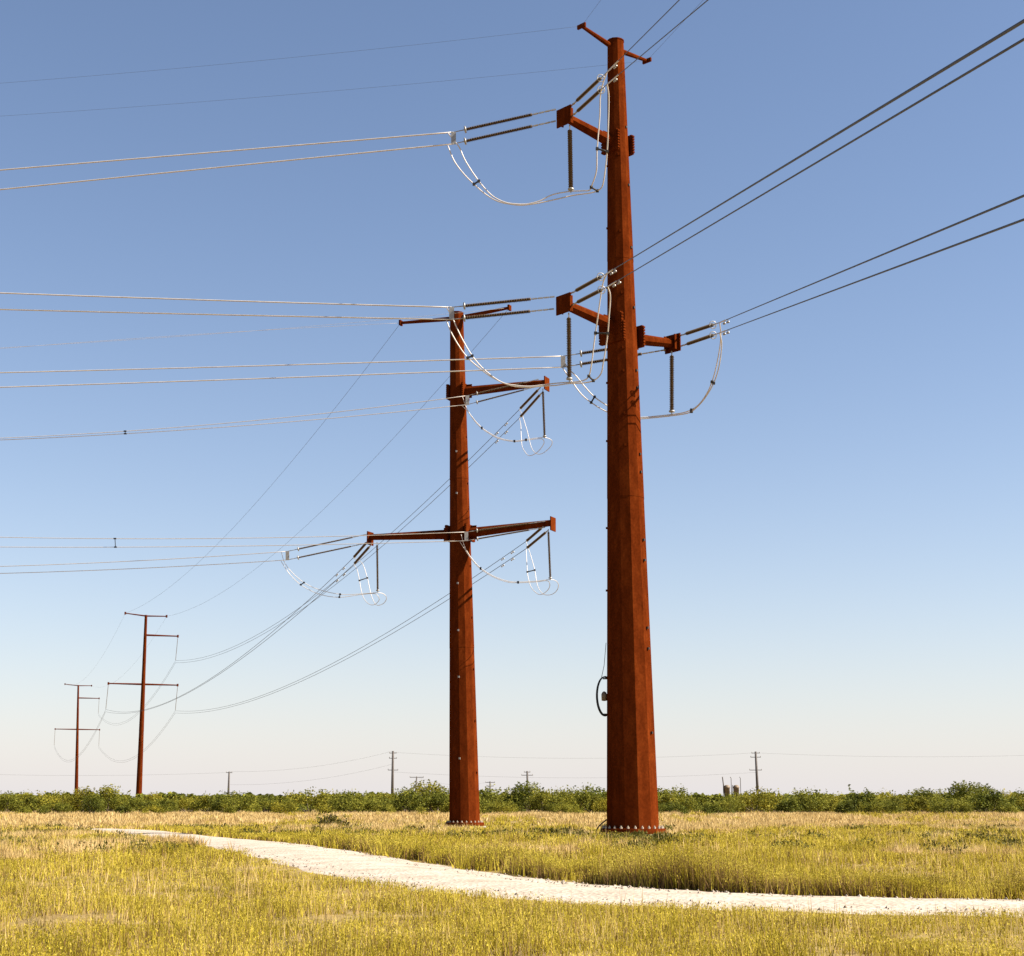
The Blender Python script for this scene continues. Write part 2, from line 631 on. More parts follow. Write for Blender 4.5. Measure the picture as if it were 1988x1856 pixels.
# ---- middle pole
D2 = 120.0
b2 = at(902, 1604, D2)
b2.z = float(ground_z(b2.x, b2.y)) + 0.02
t2 = at(886.5, 609, D2)
org2 = tuple(b2)
mid = thing('transmission_pole', b2, 'middle sized rust brown steel pole with long arms to both sides', 'pole', STEEL_GROUP)
Q0, Q1 = 1.19, 0.52
view2 = math.atan2(-b2.y, -b2.x)
EDGE2 = view2 + math.radians(16)
make_shaft(mid, org2, b2 + Vector((0, 0, 0.40)), t2, Q0, Q1, 12, EDGE2, [0.33, 0.66])
base_flange(mid, org2, b2, Q0, 24, 0.24)
capm = MB()
capm.shaft(t2, t2 + Vector((0, 0, 0.06)), Q1 + 0.05, Q1 + 0.05, 12, EDGE2)
capm.build('top_cap', RUST, mid, org2)
tips2 = {}
for key, att, tip_px, Yt in (('top', (889, 762), (1060, 743), D2 - 3.0), ('lowright', (895, 1036), (1072, 1015), D2 - 3.2), ('lowleft', (895, 1036), (720, 1043), D2 + 3.4)):
    a = at(*att, D2)
    a, t = axis_at(b2, t2, a.z)
    R = Q0 + (Q1 - Q0) * t
    tip = at(tip_px[0], tip_px[1], Yt)
    d = tip - a
    dh = Vector((d.x, d.y, 0)).normalized()
    flange(mid, org2, a, R, dh, R * 1.9, 1.25, 1)
    if key == 'top':
        flange(mid, org2, a, R, -dh, R * 1.9, 1.2, 1)
    mb = MB()
    mb.tube([a + dh * (R - 0.1), tip], [0.40, 0.24], 8, True, False, math.pi / 8)
    sdir = Vector((-dh.y, dh.x, 0))
    for e in (-1, 1):
        mb.box(a + dh * (R + 0.34) + Vector((0, 0, e * 0.44)), dh * 0.26, sdir * 0.02, Vector((0, 0, 0.12)))
    arm = mb.build('arm', RUST, mid, org2)
    pm = MB()
    end_plate(pm, tip + dh * 0.06 - Vector((0, 0, 0.1)), dh, 0.95, 1.05, 0.08)
    pm.build('end_plate', RUST, arm, org2)
    tips2[key] = (tip, dh)
stips2 = []
for tip_px, Yt in (((778, 627), D2 + 2.0), ((989, 597.5), D2 - 2.0)):
    a = at(887, 618, D2)
    tip = at(*tip_px, Yt)
    dh = Vector((tip.x - a.x, tip.y - a.y, 0)).normalized()
    mb = MB()
    mb.tube([a, tip], [0.20, 0.12], 8, True, False)
    arm = mb.build('shield_wire_arm', RUST, mid, org2)
    pm = MB()
    end_plate(pm, tip, dh, 0.42, 0.42, 0.16)
    pm.build('end_plate', RUST, arm, org2)
    stips2.append(tip)
lugs(mid, org2, b2, t2, Q0, Q1, [EDGE2 - math.radians(31)], [at(890, y, D2).z for y in (1473, 1316, 1226, 1135, 961, 880)], GALV, 0.06)
lugs(mid, org2, b2, t2, Q0, Q1, [EDGE2 + math.radians(45)], [at(890, y, D2).z for y in (1500, 1400, 1300, 1200, 1100, 940, 850)], RUST, 0.05)

# ---- far poles of the line that runs away to the left
def far_pole(base_px, top_px, Y, k, label):
    t = at(top_px[0], top_px[1], Y)
    b = at(base_px, 1560, Y)
    b.z = float(ground_z(b.x, b.y))
    org = tuple(b)
    p = thing('transmission_pole', b, label, 'pole', STEEL_GROUP)
    make_shaft(p, org, b, t, 0.62, 0.24, 12, 0.2, [0.4, 0.75])
    f = Y / 315.0
    tips = {}
    H = t.z
    L = Vector((0.94, 0.34, 0)) * 1.0
    def arm(name, z0, length, dz, r0, r1):
        a, _ = axis_at(b, t, z0)
        e = a + L * length + Vector((0, 0, dz))
        mb = MB()
        mb.tube([a, e], [r0, r1], 8, True, False)
        o = mb.build(name, RUST, p, org)
        q = MB()
        q.box(e, L * 0.16, Vector((-L.y, L.x, 0)) * 0.16, Vector((0, 0, 0.26)))
        q.build('end_plate', RUST, o, org)
        return e
    tips['sl'] = arm('shield_wire_arm', H - 0.2, -4.1, 0.4, 0.15, 0.10)
    tips['sr'] = arm('shield_wire_arm', H - 0.2, 4.1, 0.1, 0.15, 0.10)
    tips['ur'] = arm('arm', H - 4.05, 6.5, 0.0, 0.20, 0.12)
    tips['lr'] = arm('arm', H - 13.9, 6.8, 0.0, 0.20, 0.12)
    tips['ll'] = arm('arm', H - 13.9, -6.8, 0.0, 0.20, 0.12)
    return p, tips


D3 = 315.0
farp, tips3 = far_pole(269, (283.5, 1194), D3, 1, 'far rust brown steel pole with a T shaped top left of the middle pole')
D4 = 500.0
farp2, tips4 = far_pole(148, (152, 1330), D4, 1, 'smallest and farthest rust brown steel pole at the far left')

# bare disturbed soil at the two big feet
SOIL = simple('trodden_soil', (0.20, 0.14, 0.075), (0.32, 0.24, 0.14), 1.4, 0.95)
for bb, rr_ in ((b1, 3.0), (b2, 3.0)):
    m = MB()
    nseg, rings = 30, 4
    vs, fs = [(bb.x, bb.y, float(ground_z(bb.x, bb.y)) + 0.06)], []
    for j in range(1, rings + 1):
        for i in range(nseg):
            an = 2 * math.pi * i / nseg
            q = rr_ * j / rings * (1 + (0.16 * math.sin(3 * an + bb.x) + 0.1 * math.sin(7 * an)) * j / rings)
            x, y = bb.x + q * math.cos(an), bb.y + q * math.sin(an)
            vs.append((x, y, float(ground_z(x, y)) + 0.06 * (1 - (j / rings) ** 2) - (0.03 if j == rings else 0) + 0.006))
    for i in range(nseg):
        i2 = (i + 1) % nseg
        fs.append((0, 1 + i, 1 + i2))
        for j in range(rings - 1):
            a0 = 1 + j * nseg
            fs.append((a0 + i, a0 + nseg + i, a0 + nseg + i2, a0 + i2))
    m.add(vs, fs, True)
    tag(m.build('soil_patch', SOIL), 'low bare soil mound round the foot of a big steel pole', None, None, 'structure')

# ------------------------------------------------------------------ insulators
INS_GROUP = 'ribbed insulator rods hung from the steel poles'


def insulator(p0, p1, fa, fb, label, r=0.08, ring=0.0, disc=0.0, cat='insulator', step=0.06):
    """from the pole-side hardware p0 to the cable end p1; the ribbed rod fills the share fa..fb of the way"""
    p0, p1 = Vector(p0), Vector(p1)
    L = (p1 - p0).length
    e = thing('insulator', p0, label, cat, INS_GROUP)
    e.rotation_euler = (p1 - p0).to_track_quat('Z', 'Y').to_euler()
    prof = []
    za, zb = L * fa, L * fb
    n = max(8, int((zb - za) / step))
    prof.append((r * 0.5, za))
    for i in range(n):
        z = za + (zb - za) * (i + 0.25) / n
        w = (zb - za) / n
        prof += [(r * 0.55, z), (r * (1.05 if i % 2 else 0.92), z + w * 0.42), (r * 0.58, z + w * 0.55)]
    prof.append((r * 0.5, zb))
    m = MB()
    m.lathe(prof, 10, False)
    m.build('ribbed_rod', SILI, e)
    if fa > 0.01:
        m = MB()
        nl = max(2, int(za / 0.26))
        for i in range(nl):
            z0, z1 = za * i / nl, za * (i + 0.8) / nl
            wd = 0.05 if i % 2 else 0.028
            m.box((0, 0, (z0 + z1) / 2), (wd, 0, 0), (0, 0.045 - wd * 0.4, 0), (0, 0, (z1 - z0) / 2))
            m.box((0, 0, z1 + za * 0.1 / nl), (0.018, 0, 0), (0, 0.018, 0), (0, 0, za * 0.12 / nl))
        m.build('link_fitting', GALV, e)
    if fb < 0.99:
        m = MB()
        m.tube([(0, 0, zb), (0, 0, L)], 0.026, 6)
        m.box((0, 0, zb + 0.06), (0.05, 0, 0), (0, 0.05, 0), (0, 0, 0.06))
        m.build('end_fitting', GALV, e)
    if disc:
        m = MB()
        m.lathe([(0.05, zb + 0.02), (disc, zb + 0.03), (disc, zb + 0.10), (0.05, zb + 0.13)], 12)
        m.build('corona_ring', GALV, e)
    if ring:
        m = MB()
        m.torus((0, 0, zb + 0.05), (0, 0, 1), ring, 0.022)
        m.box((0, 0, zb + 0.05), (ring, 0, 0), (0, 0.015, 0), (0, 0, 0.015))
        m.build('corona_ring', GALV, e)
    return e


WIRE_GROUP = 'overhead power wires'


def wire(name, pts, r, mat, label, cat='wire', dampers=(), n=6):
    """a wire; dampers = share of its length from the first point, in metres"""
    p0 = Vector(pts[0])
    mb = MB()
    mb.tube(pts, r, n)
    o = mb.build(name, mat, None, p0)
    o.location = p0
    tag(o, label, cat, WIRE_GROUP)
    for dist in dampers:
        acc = 0
        for a, b in zip(pts[:-1], pts[1:]):
            L = (b - a).length
            if acc + L >= dist:
                c = a.lerp(b, (dist - acc) / L)
                t = (b - a).normalized()
                d = MB()
                lo = c - Vector((0, 0, 0.14))
                d.box((c + lo) / 2, t * 0.03, t.cross(Vector((0, 0, 1))).normalized() * 0.02, Vector((0, 0, 0.09)))
                d.tube([lo - t * 0.24, lo + t * 0.24], 0.014, 5)
                d.tube([lo - t * 0.30, lo - t * 0.15], 0.055, 7)
                d.tube([lo + t * 0.15, lo + t * 0.30], 0.055, 7)
                d.build('damper', GALV, o, p0)
                break
            acc += L
    return o


def yoke(p_up, p_lo, label, w=0.22):
    """pale plate that ties the two wire clamps of a pair together"""
    p_up, p_lo = Vector(p_up), Vector(p_lo)
    c = (p_up + p_lo) / 2
    m = MB()
    h = (p_up - p_lo) / 2
    m.box(c, Vector((w / 2, 0, 0)), Vector((0, 0.03, 0)), h * 1.05)
    o = m.build('yoke_plate', GALV, None, c)
    o.location = c
    return tag(o, label, 'plate', 'pale plates that tie the wire pairs')


def jumper(pa, pb, r, label, spacers=(), mat=None):
    """two hanging cables tied by spacers"""
    pa, pb = smooth_path(pa, 7), smooth_path(pb, 7)
    org = pa[0]
    t = thing('jumper_loop', org, label, 'cable', 'hanging jumper loops')
    for p in (pa, pb):
        m = MB()
        m.tube(p, r, 6)
        m.build('cable', mat or ALU, t, org)
    for (px, py) in spacers:
        near_ = lambda P: min(P, key=lambda q: (proj(q)[0] - px) ** 2 + (proj(q)[1] - py) ** 2)
        a, b = near_(pa), near_(pb)
        if (a - b).length < 0.05: b = a + Vector((0.12, 0, 0.1))
        m = MB()
        m.tube([a, b], 0.045, 6)
        for q in (a, b):
            m.box(q, (0.07, 0, 0), (0, 0.07, 0), (0, 0, 0.06))
        m.build('spacer', DARKST, t, org)
    return t


# close-up measuring frames -> measuring frame
z1 = lambda x, y: (854.2 + x * .2511, y * .2511)
z2 = lambda x, y: (854.2 + x * .31249, 465.9 + y * .31249)
z3 = lambda x, y: (673.0 + x * .23437, 543.6 + y * .23437)
z4 = lambda x, y: (465.9 + x * .33855, 957.7 + y * .33855)
z7 = lambda x, y: (181.2 + x * .19531, 1087.2 + y * .19531)


def path(f, pts, Ys):
    """points of a close-up with a distance each; distances are spread evenly between the given keys"""
    out = []
    n = len(pts)
    xs_ = np.interp(np.linspace(0, 1, n), np.linspace(0, 1, len(Ys)), Ys)
    for (x, y), Y in zip(pts, xs_):
        out.append(at(*f(x, y), float(Y)))
    return out


# ---- near pole: three phases
NL = 'the tallest pole'
YT = D1 - 2.6            # depth of the two left arm tips
YTr = D1 + 2.9           # depth of the right arm tip
phases = [
    dict(key='top', nm='top left arm', f=z1, Y=YT,
         lu=((895, 845), (195, 1005), (105, 1022)), ll=((895, 935), (195, 1097), (105, 1112)),
         ru=((1012, 822), (1235, 600), (1290, 560)), rl=((1018, 900), (1240, 690), (1292, 652)),
         v=((1003, 968), (1012, 1490)),
         we=((505, 288), (-700, 388)), we2=((470, 320), (-700, 440)), rw=(1390, 460), rw2=(1390, 570),
         JA=[(60, 1025), (110, 1090), (150, 1140), (200, 1250), (300, 1400), (400, 1510), (500, 1563), (600, 1578), (680, 1576), (770, 1553), (870, 1505), (1000, 1480), (1100, 1475), (1155, 1470), (1175, 1430), (1210, 1320), (1215, 1150), (1235, 900), (1240, 740), (1262, 640), (1290, 560)],
         JB=[(60, 1125), (110, 1245), (180, 1340), (250, 1412), (350, 1500), (450, 1557), (570, 1582), (650, 1585), (760, 1570), (900, 1540), (1030, 1510), (1170, 1490), (1240, 1460), (1265, 1400), (1290, 1200), (1300, 1000), (1305, 750), (1292, 652)],
         sp=[(275, 1410), (1205, 1455), (1258, 1158)], rlen=13.0),
    dict(key='mid', nm='middle left arm', f=z2, Y=YT,
         lu=((712, 352), (150, 409), (72, 418)), ll=((708, 428), (150, 485), (72, 494)),
         ru=((808, 335), (990, 238), (1038, 207)), rl=((818, 405), (1000, 314), (1042, 290)),
         v=((800, 452), (804, 885)),
         we=((265, 578), (-700, 540)), we2=((258, 607), (-700, 580)), rw=(1380, 0), rw2=(1530, 0),
         JA=[(40, 415), (80, 490), (130, 600), (200, 720), (280, 810), (380, 882), (470, 903), (560, 909), (640, 900), (720, 890), (800, 884), (870, 878), (920, 853), (940, 780), (960, 620), (980, 480), (1000, 340), (1015, 260), (1038, 207)],
         JB=[(40, 500), (80, 595), (160, 718), (250, 800), (340, 862), (450, 907), (560, 914), (640, 908), (720, 903), (800, 892), (900, 887), (960, 870), (1000, 830), (1015, 760), (1040, 600), (1050, 480), (1058, 350), (1042, 290)],
         sp=[(185, 725), (945, 862), (1000, 583)], rlen=27.2),
    dict(key='right', nm='right arm', f=z2, Y=YTr,
         lu=((1405, 622), (875, 707), (765, 722)), ll=((1400, 683), (875, 773), (765, 790)),
         ru=((1488, 596), (1697, 522), (1738, 513)), rl=((1496, 660), (1697, 598), (1738, 577)),
         v=((1440, 690), (1440, 1085)),
         we=((215, 718), (-700, 738)), we2=((215, 745), (-700, 772)), rw=(1985, 410), rw2=(1985, 485),
         JA=[(760, 722), (790, 790), (850, 850), (900, 912), (960, 975), (1035, 1027), (1120, 1080), (1200, 1100), (1260, 1102), (1350, 1094), (1440, 1084), (1530, 1068), (1600, 1030), (1660, 950), (1700, 850), (1730, 720), (1745, 600), (1738, 513)],
         JB=[(760, 792), (820, 880), (880, 960), (950, 1017), (1030, 1064), (1120, 1100), (1200, 1112), (1260, 1110), (1350, 1102), (1440, 1092), (1530, 1078), (1575, 1057), (1640, 990), (1700, 890), (1735, 780), (1750, 650), (1738, 577)],
         sp=[(957, 985), (1690, 880), (1560, 1060)], rlen=22.7),
]
for ph in phases:
    f, Y, nm = ph['f'], ph['Y'], ph['nm']
    RC = Y - 5.0          # right-hand clamps hang 5 m nearer
    for k, kk in ((0, 'lu'), (1, 'll')):
        a, d, c = ph[kk]
        pa, pc = at(*f(*a), Y), at(*f(*c), Y + 0.1)
        pd = at(*f(*d), Y)
        sd_ = (pd - pa).length / (pc - pa).length
        insulator(pa, pc, 0.23, sd_ - 0.015, '%s dark ribbed rod pulling left from the %s of %s' % (('upper', 'lower')[k], nm, NL), 0.112, 0, 0.18)
    yoke(at(*f(*ph['lu'][2]), Y + 0.1), at(*f(*ph['ll'][2]), Y + 0.1), 'pale yoke plate left of the %s of %s' % (nm, NL), 0.24)
    for k, (kk, we) in enumerate((('lu', 'we'), ('ll', 'we2'))):
        p0 = at(*f(*ph[kk][2]), Y + 0.1)
        m_, e_ = ph[we]
        p1 = at(e_[0], e_[1], Y + 6)
        wire('conductor_wire', span(p0, p1, sag_for(p0, p1, *m_)), 0.034 if ph['key'] != 'right' else 0.030, ALU,
             '%s pale wire running left from the %s of %s' % (('upper', 'lower')[k], nm, NL), 'wire')
    for k, (kk, rw) in enumerate((('ru', 'rw'), ('rl', 'rw2'))):
        a, d, c = ph[kk]
        pa, pc = at(*f(*a), Y - 0.1), at(*f(*c), RC)
        insulator(pa, pc, 0.18, 0.83, '%s tan ribbed rod slanting up right from the %s of %s' % (('upper', 'lower')[k], nm, NL), 0.09, 0.18, 0)
        Yw = {'top': 64.7, 'mid': 46.2, 'right': 56.3}[ph['key']]
        pw = at(*f(*ph[rw]), Yw)
        dirv = (pw - pc)
        far_ = pc + dirv * ((pc.y + 30) / -dirv.y)
        wo_ = wire('conductor_wire', span(pc, far_, 0.0, 30), 0.019, ALUD,
             '%s wire slanting up right from the %s of %s' % (('upper', 'lower')[k], nm, NL), 'wire', (2.6, 4.6) if ph['key'] != 'top' else (2.6,))
        m = MB()
        m.tube([pc, pc + dirv.normalized() * 3.4], 0.034, 7)
        m.build('clamp_sleeve', ALU, wo_, pc)
    va, vb = ph['v']
    insulator(at(*f(*va), Y), at(*f(*vb), Y), 0.07, 0.93, 'upright ribbed rod hanging under the %s of %s' % (nm, NL), 0.125, 0, 0.15)
    nA = len(ph['JA'])
    iv = min(range(nA), key=lambda i: abs(ph['JA'][i][0] - vb[0]) + abs(ph['JA'][i][1] - vb[1]))
    def jpath(P):
        i0 = min(range(len(P)), key=lambda i: abs(P[i][0] - vb[0]) + abs(P[i][1] - vb[1]))
        out = []
        for i, q in enumerate(P):
            if i <= i0: yy = Y + 0.1
            else: yy = Y + (RC - Y) * ((i - i0) / (len(P) - 1 - i0)) ** 0.8
            out.append(at(*f(*q), yy))
        return out
    jumper(jpath(ph['JA']), jpath(ph['JB']), 0.030, 'pale double cable looping under the %s of %s' % (nm, NL), [f(*s) for s in ph['sp']])

# shield wires of the near pole
for tip, (px, py), nm in ((stips1[0], (-700, 205), 'left'), (stips1[1], (-700, 262), 'right')):
    e = at(px, py, D1 + 8)
    wire('shield_wire', span(tip, e, 0.5), 0.005, ALUD, 'thin wire running left from the %s top arm of the tallest pole' % nm, 'wire')
    d = Vector((0.205, -1, -0.15))
    wire('shield_wire', span(tip, tip + d * 100, 0.3), 0.006, ALUD, 'thin wire slanting up right from the %s top arm of the tallest pole' % nm, 'wire')

# ---- middle pole: three phases
ML = 'the middle pole'
mph = [
    dict(nm='upper right arm', f=z3, Y=D2 - 3.0, tip=tips3['ur'],
         lu=((1590, 822), (1075, 942), (1000, 958)), ll=((1590, 878), (1075, 1017), (1000, 1032)),
         we=((673, 798), (-700, 852)), we2=((673, 809.5), (-700, 862)),
         su=((1605, 890), (1450, 1052), (1430, 1073)), sl=((1625, 925), (1450, 1122), (1430, 1144)),
         v=((1625, 900), (1640, 1312)), fend=(840, 975), mid_px=(547, 1203), dy2=1.2,
         JA=[(960, 970), (1000, 1075), (1060, 1160), (1120, 1222), (1190, 1270), (1270, 1310), (1390, 1332), (1500, 1318), (1580, 1308), (1640, 1305), (1685, 1318), (1703, 1345), (1680, 1390), (1620, 1437), (1570, 1436), (1530, 1385), (1495, 1250), (1455, 1120), (1430, 1073)],
         JB=[(955, 1040), (1000, 1085), (1060, 1168), (1120, 1230), (1190, 1278), (1270, 1318), (1390, 1338), (1500, 1326), (1580, 1316), (1622, 1318), (1635, 1350), (1605, 1400), (1560, 1440), (1510, 1455), (1475, 1420), (1452, 1370), (1445, 1280), (1442, 1200), (1430, 1144)],
         sp=[(1120, 1226), (1390, 1335), (1480, 1300)]),
    dict(nm='lower right arm', f=z4, Y=D2 - 3.2, tip=tips3['lr'],
         lu=((1750, 160), (1355, 213), (1298, 222)), ll=((1750, 195), (1358, 262), (1298, 272)),
         we=((466, 1044.7), (-700, 1010)), we2=((466, 1060), (-700, 1046)),
         su=((1740, 190), (1655, 262), (1640, 276)), sl=((1768, 212), (1655, 305), (1640, 318)),
         v=((1768, 205), (1780, 498)), fend=None, mid_px=(669, 1276), dy2=1.2,
         JA=[(1268, 235), (1290, 310), (1330, 375), (1380, 428), (1450, 473), (1530, 502), (1595, 508), (1700, 503), (1770, 495), (1808, 500), (1826, 525), (1815, 560), (1780, 582), (1735, 575), (1705, 525), (1690, 440), (1665, 350), (1640, 276)],
         JB=[(1262, 280), (1290, 322), (1330, 382), (1380, 434), (1450, 479), (1530, 508), (1595, 513), (1700, 508), (1762, 502), (1777, 525), (1765, 555), (1730, 580), (1700, 572), (1668, 535), (1650, 470), (1645, 400), (1640, 318)],
         sp=[(1382, 431), (1595, 511), (1672, 445)]),
    dict(nm='lower left arm', f=z4, Y=D2 + 3.4, tip=tips3['ll'],
         lu=((740, 232), (330, 321), (272, 333)), ll=((728, 285), (330, 372), (272, 382)),
         we=((466, 1077), (-700, 1100)), we2=((466, 1093), (-700, 1112)),
         su=((735, 272), (665, 355), (650, 370)), sl=((752, 295), (668, 392), (652, 408)),
         v=((786, 280), (790, 570)), fend=None, mid_px=(466, 1276), dy2=1.2,
         JA=[(238, 338), (255, 395), (300, 455), (380, 520), (480, 560), (590, 580), (700, 576), (790, 570), (828, 580), (840, 605), (822, 632), (790, 642), (770, 625), (750, 575), (730, 485), (700, 400), (650, 370)],
         JB=[(236, 390), (290, 470), (360, 532), (460, 580), (570, 596), (690, 581), (770, 575), (792, 590), (798, 612), (775, 636), (745, 638), (715, 610), (697, 565), (685, 500), (672, 440), (652, 408)],
         sp=[(360, 515), (575, 590), (708, 493)]),
]
far_ins_bottom = {}
for key, z7pt in (('ur', (815, 1000)), ('lr', (800, 1495)), ('ll', None)):
    tp = tips3[key]
    ln = 4.9 if key == 'ur' else 5.1
    bt = tp + Vector((-0.25, 0, -ln))
    nmk = {'ur': 'upper right', 'lr': 'lower right', 'll': 'lower left'}[key]
    insulator(tp - Vector((0, 0, 0.2)), bt, 0.05, 0.95, 'thin rod hanging under the %s arm of the far T topped pole' % nmk, 0.07, 0, 0, 'insulator', 0.2)
    far_ins_bottom[key] = bt
    tp4 = tips4[key]
    bt4 = tp4 + Vector((0, 0, -ln))
    insulator(tp4 - Vector((0, 0, 0.2)), bt4, 0.05, 0.95, 'thin rod hanging under the %s arm of the farthest left steel pole' % nmk, 0.07, 0, 0, 'insulator', 0.3)
    for e in (0, 1):
        off = Vector((0, 0, -0.45 * e))
        a_, b_ = bt + off, bt4 + off
        wire('conductor_wire', span(a_, b_, 7.0), 0.02, ALUD, '%s thin wire between the %s arms of the two farthest steel poles' % (('upper', 'lower')[e], nmk), 'wire')
for ph, key in zip(mph, ('ur', 'lr', 'll')):
    f, Y, nm = ph['f'], ph['Y'], ph['nm']
    SC = Y + 4.6
    for k, kk in ((0, 'lu'), (1, 'll')):
        a, d, c = ph[kk]
        pa, pc = at(*f(*a), Y), at(*f(*c), Y - 0.1)
        pd = at(*f(*d), Y)
        sd_ = (pd - pa).length / (pc - pa).length
        insulator(pa, pc, 0.2, sd_ - 0.02, '%s ribbed rod pulling left from the %s of %s' % (('upper', 'lower')[k], nm, ML), 0.085, 0, 0.17)
    yoke(at(*f(*ph['lu'][2]), Y - 0.1), at(*f(*ph['ll'][2]), Y - 0.1), 'pale yoke plate left of the %s of %s' % (nm, ML), 0.28)
    for k, (kk, we) in enumerate((('lu', 'we'), ('ll', 'we2'))):
        p0 = at(*f(*ph[kk][2]), Y - 0.1)
        m_, e_ = ph[we]
        p1 = at(e_[0], e_[1], Y + 8)
        lw = wire('conductor_wire', span(p0, p1, sag_for(p0, p1, *m_)), 0.026, ALU,
             '%s pale wire running left from the %s of %s' % (('upper', 'lower')[k], nm, ML), 'wire')
        pts_ = span(p0, p1, sag_for(p0, p1, *m_), 400)
        if k == 0: up_pts = pts_
        else:
            for sx in (dict(ur=(242,), lr=(225,), ll=())[key]):
                qa = min(up_pts, key=lambda q: abs(proj(q)[0] - sx))
                qb = min(pts_, key=lambda q: abs(proj(q)[0] - sx))
                m = MB()
                m.tube([qa, qb], 0.03, 6)
                for q in (qa, qb):
                    m.box(q, (0.10, 0, 0), (0, 0.05, 0), (0, 0, 0.05))
                m.build('spacer', DARKST, lw, p0)
    for k, kk in enumerate(('su', 'sl')):
        a, d, c = ph[kk]
        pa, pc = at(*f(*a), Y + 0.1), at(*f(*c), SC)
        insulator(pa, pc, 0.12, 0.9, '%s ribbed rod slanting down left from the %s of %s' % (('upper', 'lower')[k], nm, ML), 0.10, 0, 0.12)
        pe = far_ins_bottom[key] + Vector((0, 0, -0.45 * k))
        mp = ph['mid_px']
        s_ = sag_for(pc, pe, mp[0], mp[1] + k * 6)
        wire('conductor_wire', span(pc, pe, s_, 60), 0.022, ALUD,
             '%s thin wire sloping down left from the %s of %s' % (('upper', 'lower')[k], nm, ML), 'wire', (3.2, 5.6))
    va, vb = ph['v']
    insulator(at(*f(*va), Y), at(*f(*vb), Y), 0.06, 0.94, 'upright ribbed rod hanging under the %s of %s' % (nm, ML), 0.105, 0, 0.14)
    def jpath2(P):
        i0 = min(range(len(P)), key=lambda i: abs(P[i][0] - vb[0]) + abs(P[i][1] - vb[1]))
        return [at(*f(*q), Y if i <= i0 else Y + (SC - Y) * ((i - i0) / (len(P) - 1 - i0))) for i, q in enumerate(P)]
    jumper(jpath2(ph['JA']), jpath2(ph['JB']), 0.024, 'pale double cable looping under the %s of %s' % (nm, ML), [f(*s) for s in ph['sp']])
for tip, tp3, tp4, mp, nm in ((stips2[0], tips3['sl'], tips4['sl'], (430, 1048), 'left'), (stips2[1], tips3['sr'], tips4['sr'], (575, 1037), 'right')):
    wire('shield_wire', span(tip, tp3, sag_for(tip, tp3, *mp), 60), 0.013, ALUD, 'thin wire sloping down from the %s top arm of the middle pole' % nm, 'wire')
    wire('shield_wire', span(tp3, tp4, 5.0), 0.011, ALUD, 'thin wire between the %s top arms of the two farthest steel poles' % nm, 'wire')
e = at(-700, 745, D2 + 10)
wire('shield_wire', span(stips2[0], e, sag_for(stips2[0], e, 235, 659)), 0.011, ALU, 'thin wire running left from the left top arm of the middle pole', 'wire')
e = at(-700, 700, D2 + 10)
wire('shield_wire', span(stips2[1], e, 0.8), 0.009, ALU, 'thin wire running left from the right top arm of the middle pole', 'wire')

# ---- cable coil and ground wire at the near pole
cc = at(1173, 1352, D1 + 0.1)
coil = thing('cable_coil', cc, 'black cable coil hung on the left flank of the tallest pole', 'cable coil')
m = MB()
lp = []
for i in range(31):
    t = math.pi / 2 + math.pi * i / 30 * 2
    lp.append(cc + Vector((0.40 * math.cos(t) + 0.02, 0.55 * math.cos(t) * 0.35, 0.93 * math.sin(t))))
m.tube(lp, 0.035, 7, False)
m.build('cable_loop', BLACK, coil, cc)
m = MB()
m.tube([p + Vector((0.05, 0.05, 0.03)) for p in lp], 0.025, 7, False)
m.build('cable_loop', BLACK, coil, cc)
m = MB()
m.lathe([(0.05, -0.22), (0.13, -0.2), (0.14, 0.1), (0.09, 0.2), (0.03, 0.24)], 12)
o = m.build('splice_case', TANKM, coil)
m = MB()
m.box(cc + Vector((0.12, 0.0, 0)), (0.14, 0, 0), (0, 0.03, 0), (0, 0, 0.05))
m.box(cc + Vector((0.12, 0.0, 0.85)), (0.18, 0, 0), (0, 0.02, 0), (0, 0, 0.03))
m.box(cc + Vector((0.12, 0.0, -0.85)), (0.18, 0, 0), (0, 0.02, 0), (0, 0, 0.03))
m.build('hanger_bracket', DARKST, coil, cc)
m = MB()
m.tube([cc + Vector((-0.12, 0, 0.9)), cc + Vector((0.02, 0.1, 1.5)), cc + Vector((0.13, 0.15, 2.6))], 0.014, 5)
m.build('lead_cable', BLACK, coil, cc)
gp = [at(1156, 1622, D1), at(1159, 1610, D1), at(1166, 1601, D1), at(1178, 1591, D1)]
m = MB()
m.tube(smooth_path(gp), 0.035, 6)
o = m.build('ground_cable', BLACK, None, gp[0])
o.location = gp[0]
tag(o, 'short dark bent cable running into the grass at the foot of the tallest pole', 'cable')

# ------------------------------------------------------------------ distant utility poles, tanks
UG = 'distant grey utility poles beyond the bushes'


def utility_pole(px, top_y, Y, arms, label, lean=0.0, r=0.17):
    t = at(px, top_y, Y)
    b = Vector((t.x + lean, Y, 0))
    p = thing('utility_pole', b, label, 'pole', UG)
    m = MB()
    m.tube([b, t], [r * 1.25, r * 0.8], 8)
    m.build('pole_shaft', WOODP, p, b)
    for (dy, hw, n, pins) in arms:
        c = at(px, top_y + dy, Y)
        m = MB()
        m.box(c, (hw, 0, 0), (0, 0.09, 0), (0, 0, 0.11))
        a = m.build('crossarm', WOODP, p, b)
        for i in range(pins):
            q = c + Vector((-hw + 0.1 + i * (2 * hw - 0.2) / max(1, pins - 1), 0, 0.0))
            m = MB()
            m.tube([q + Vector((0, 0, 0.1)), q + Vector((0, 0, 0.5))], [0.09, 0.12], 6)
            m.build('pin_insulator', CONC, a, b)
    return t


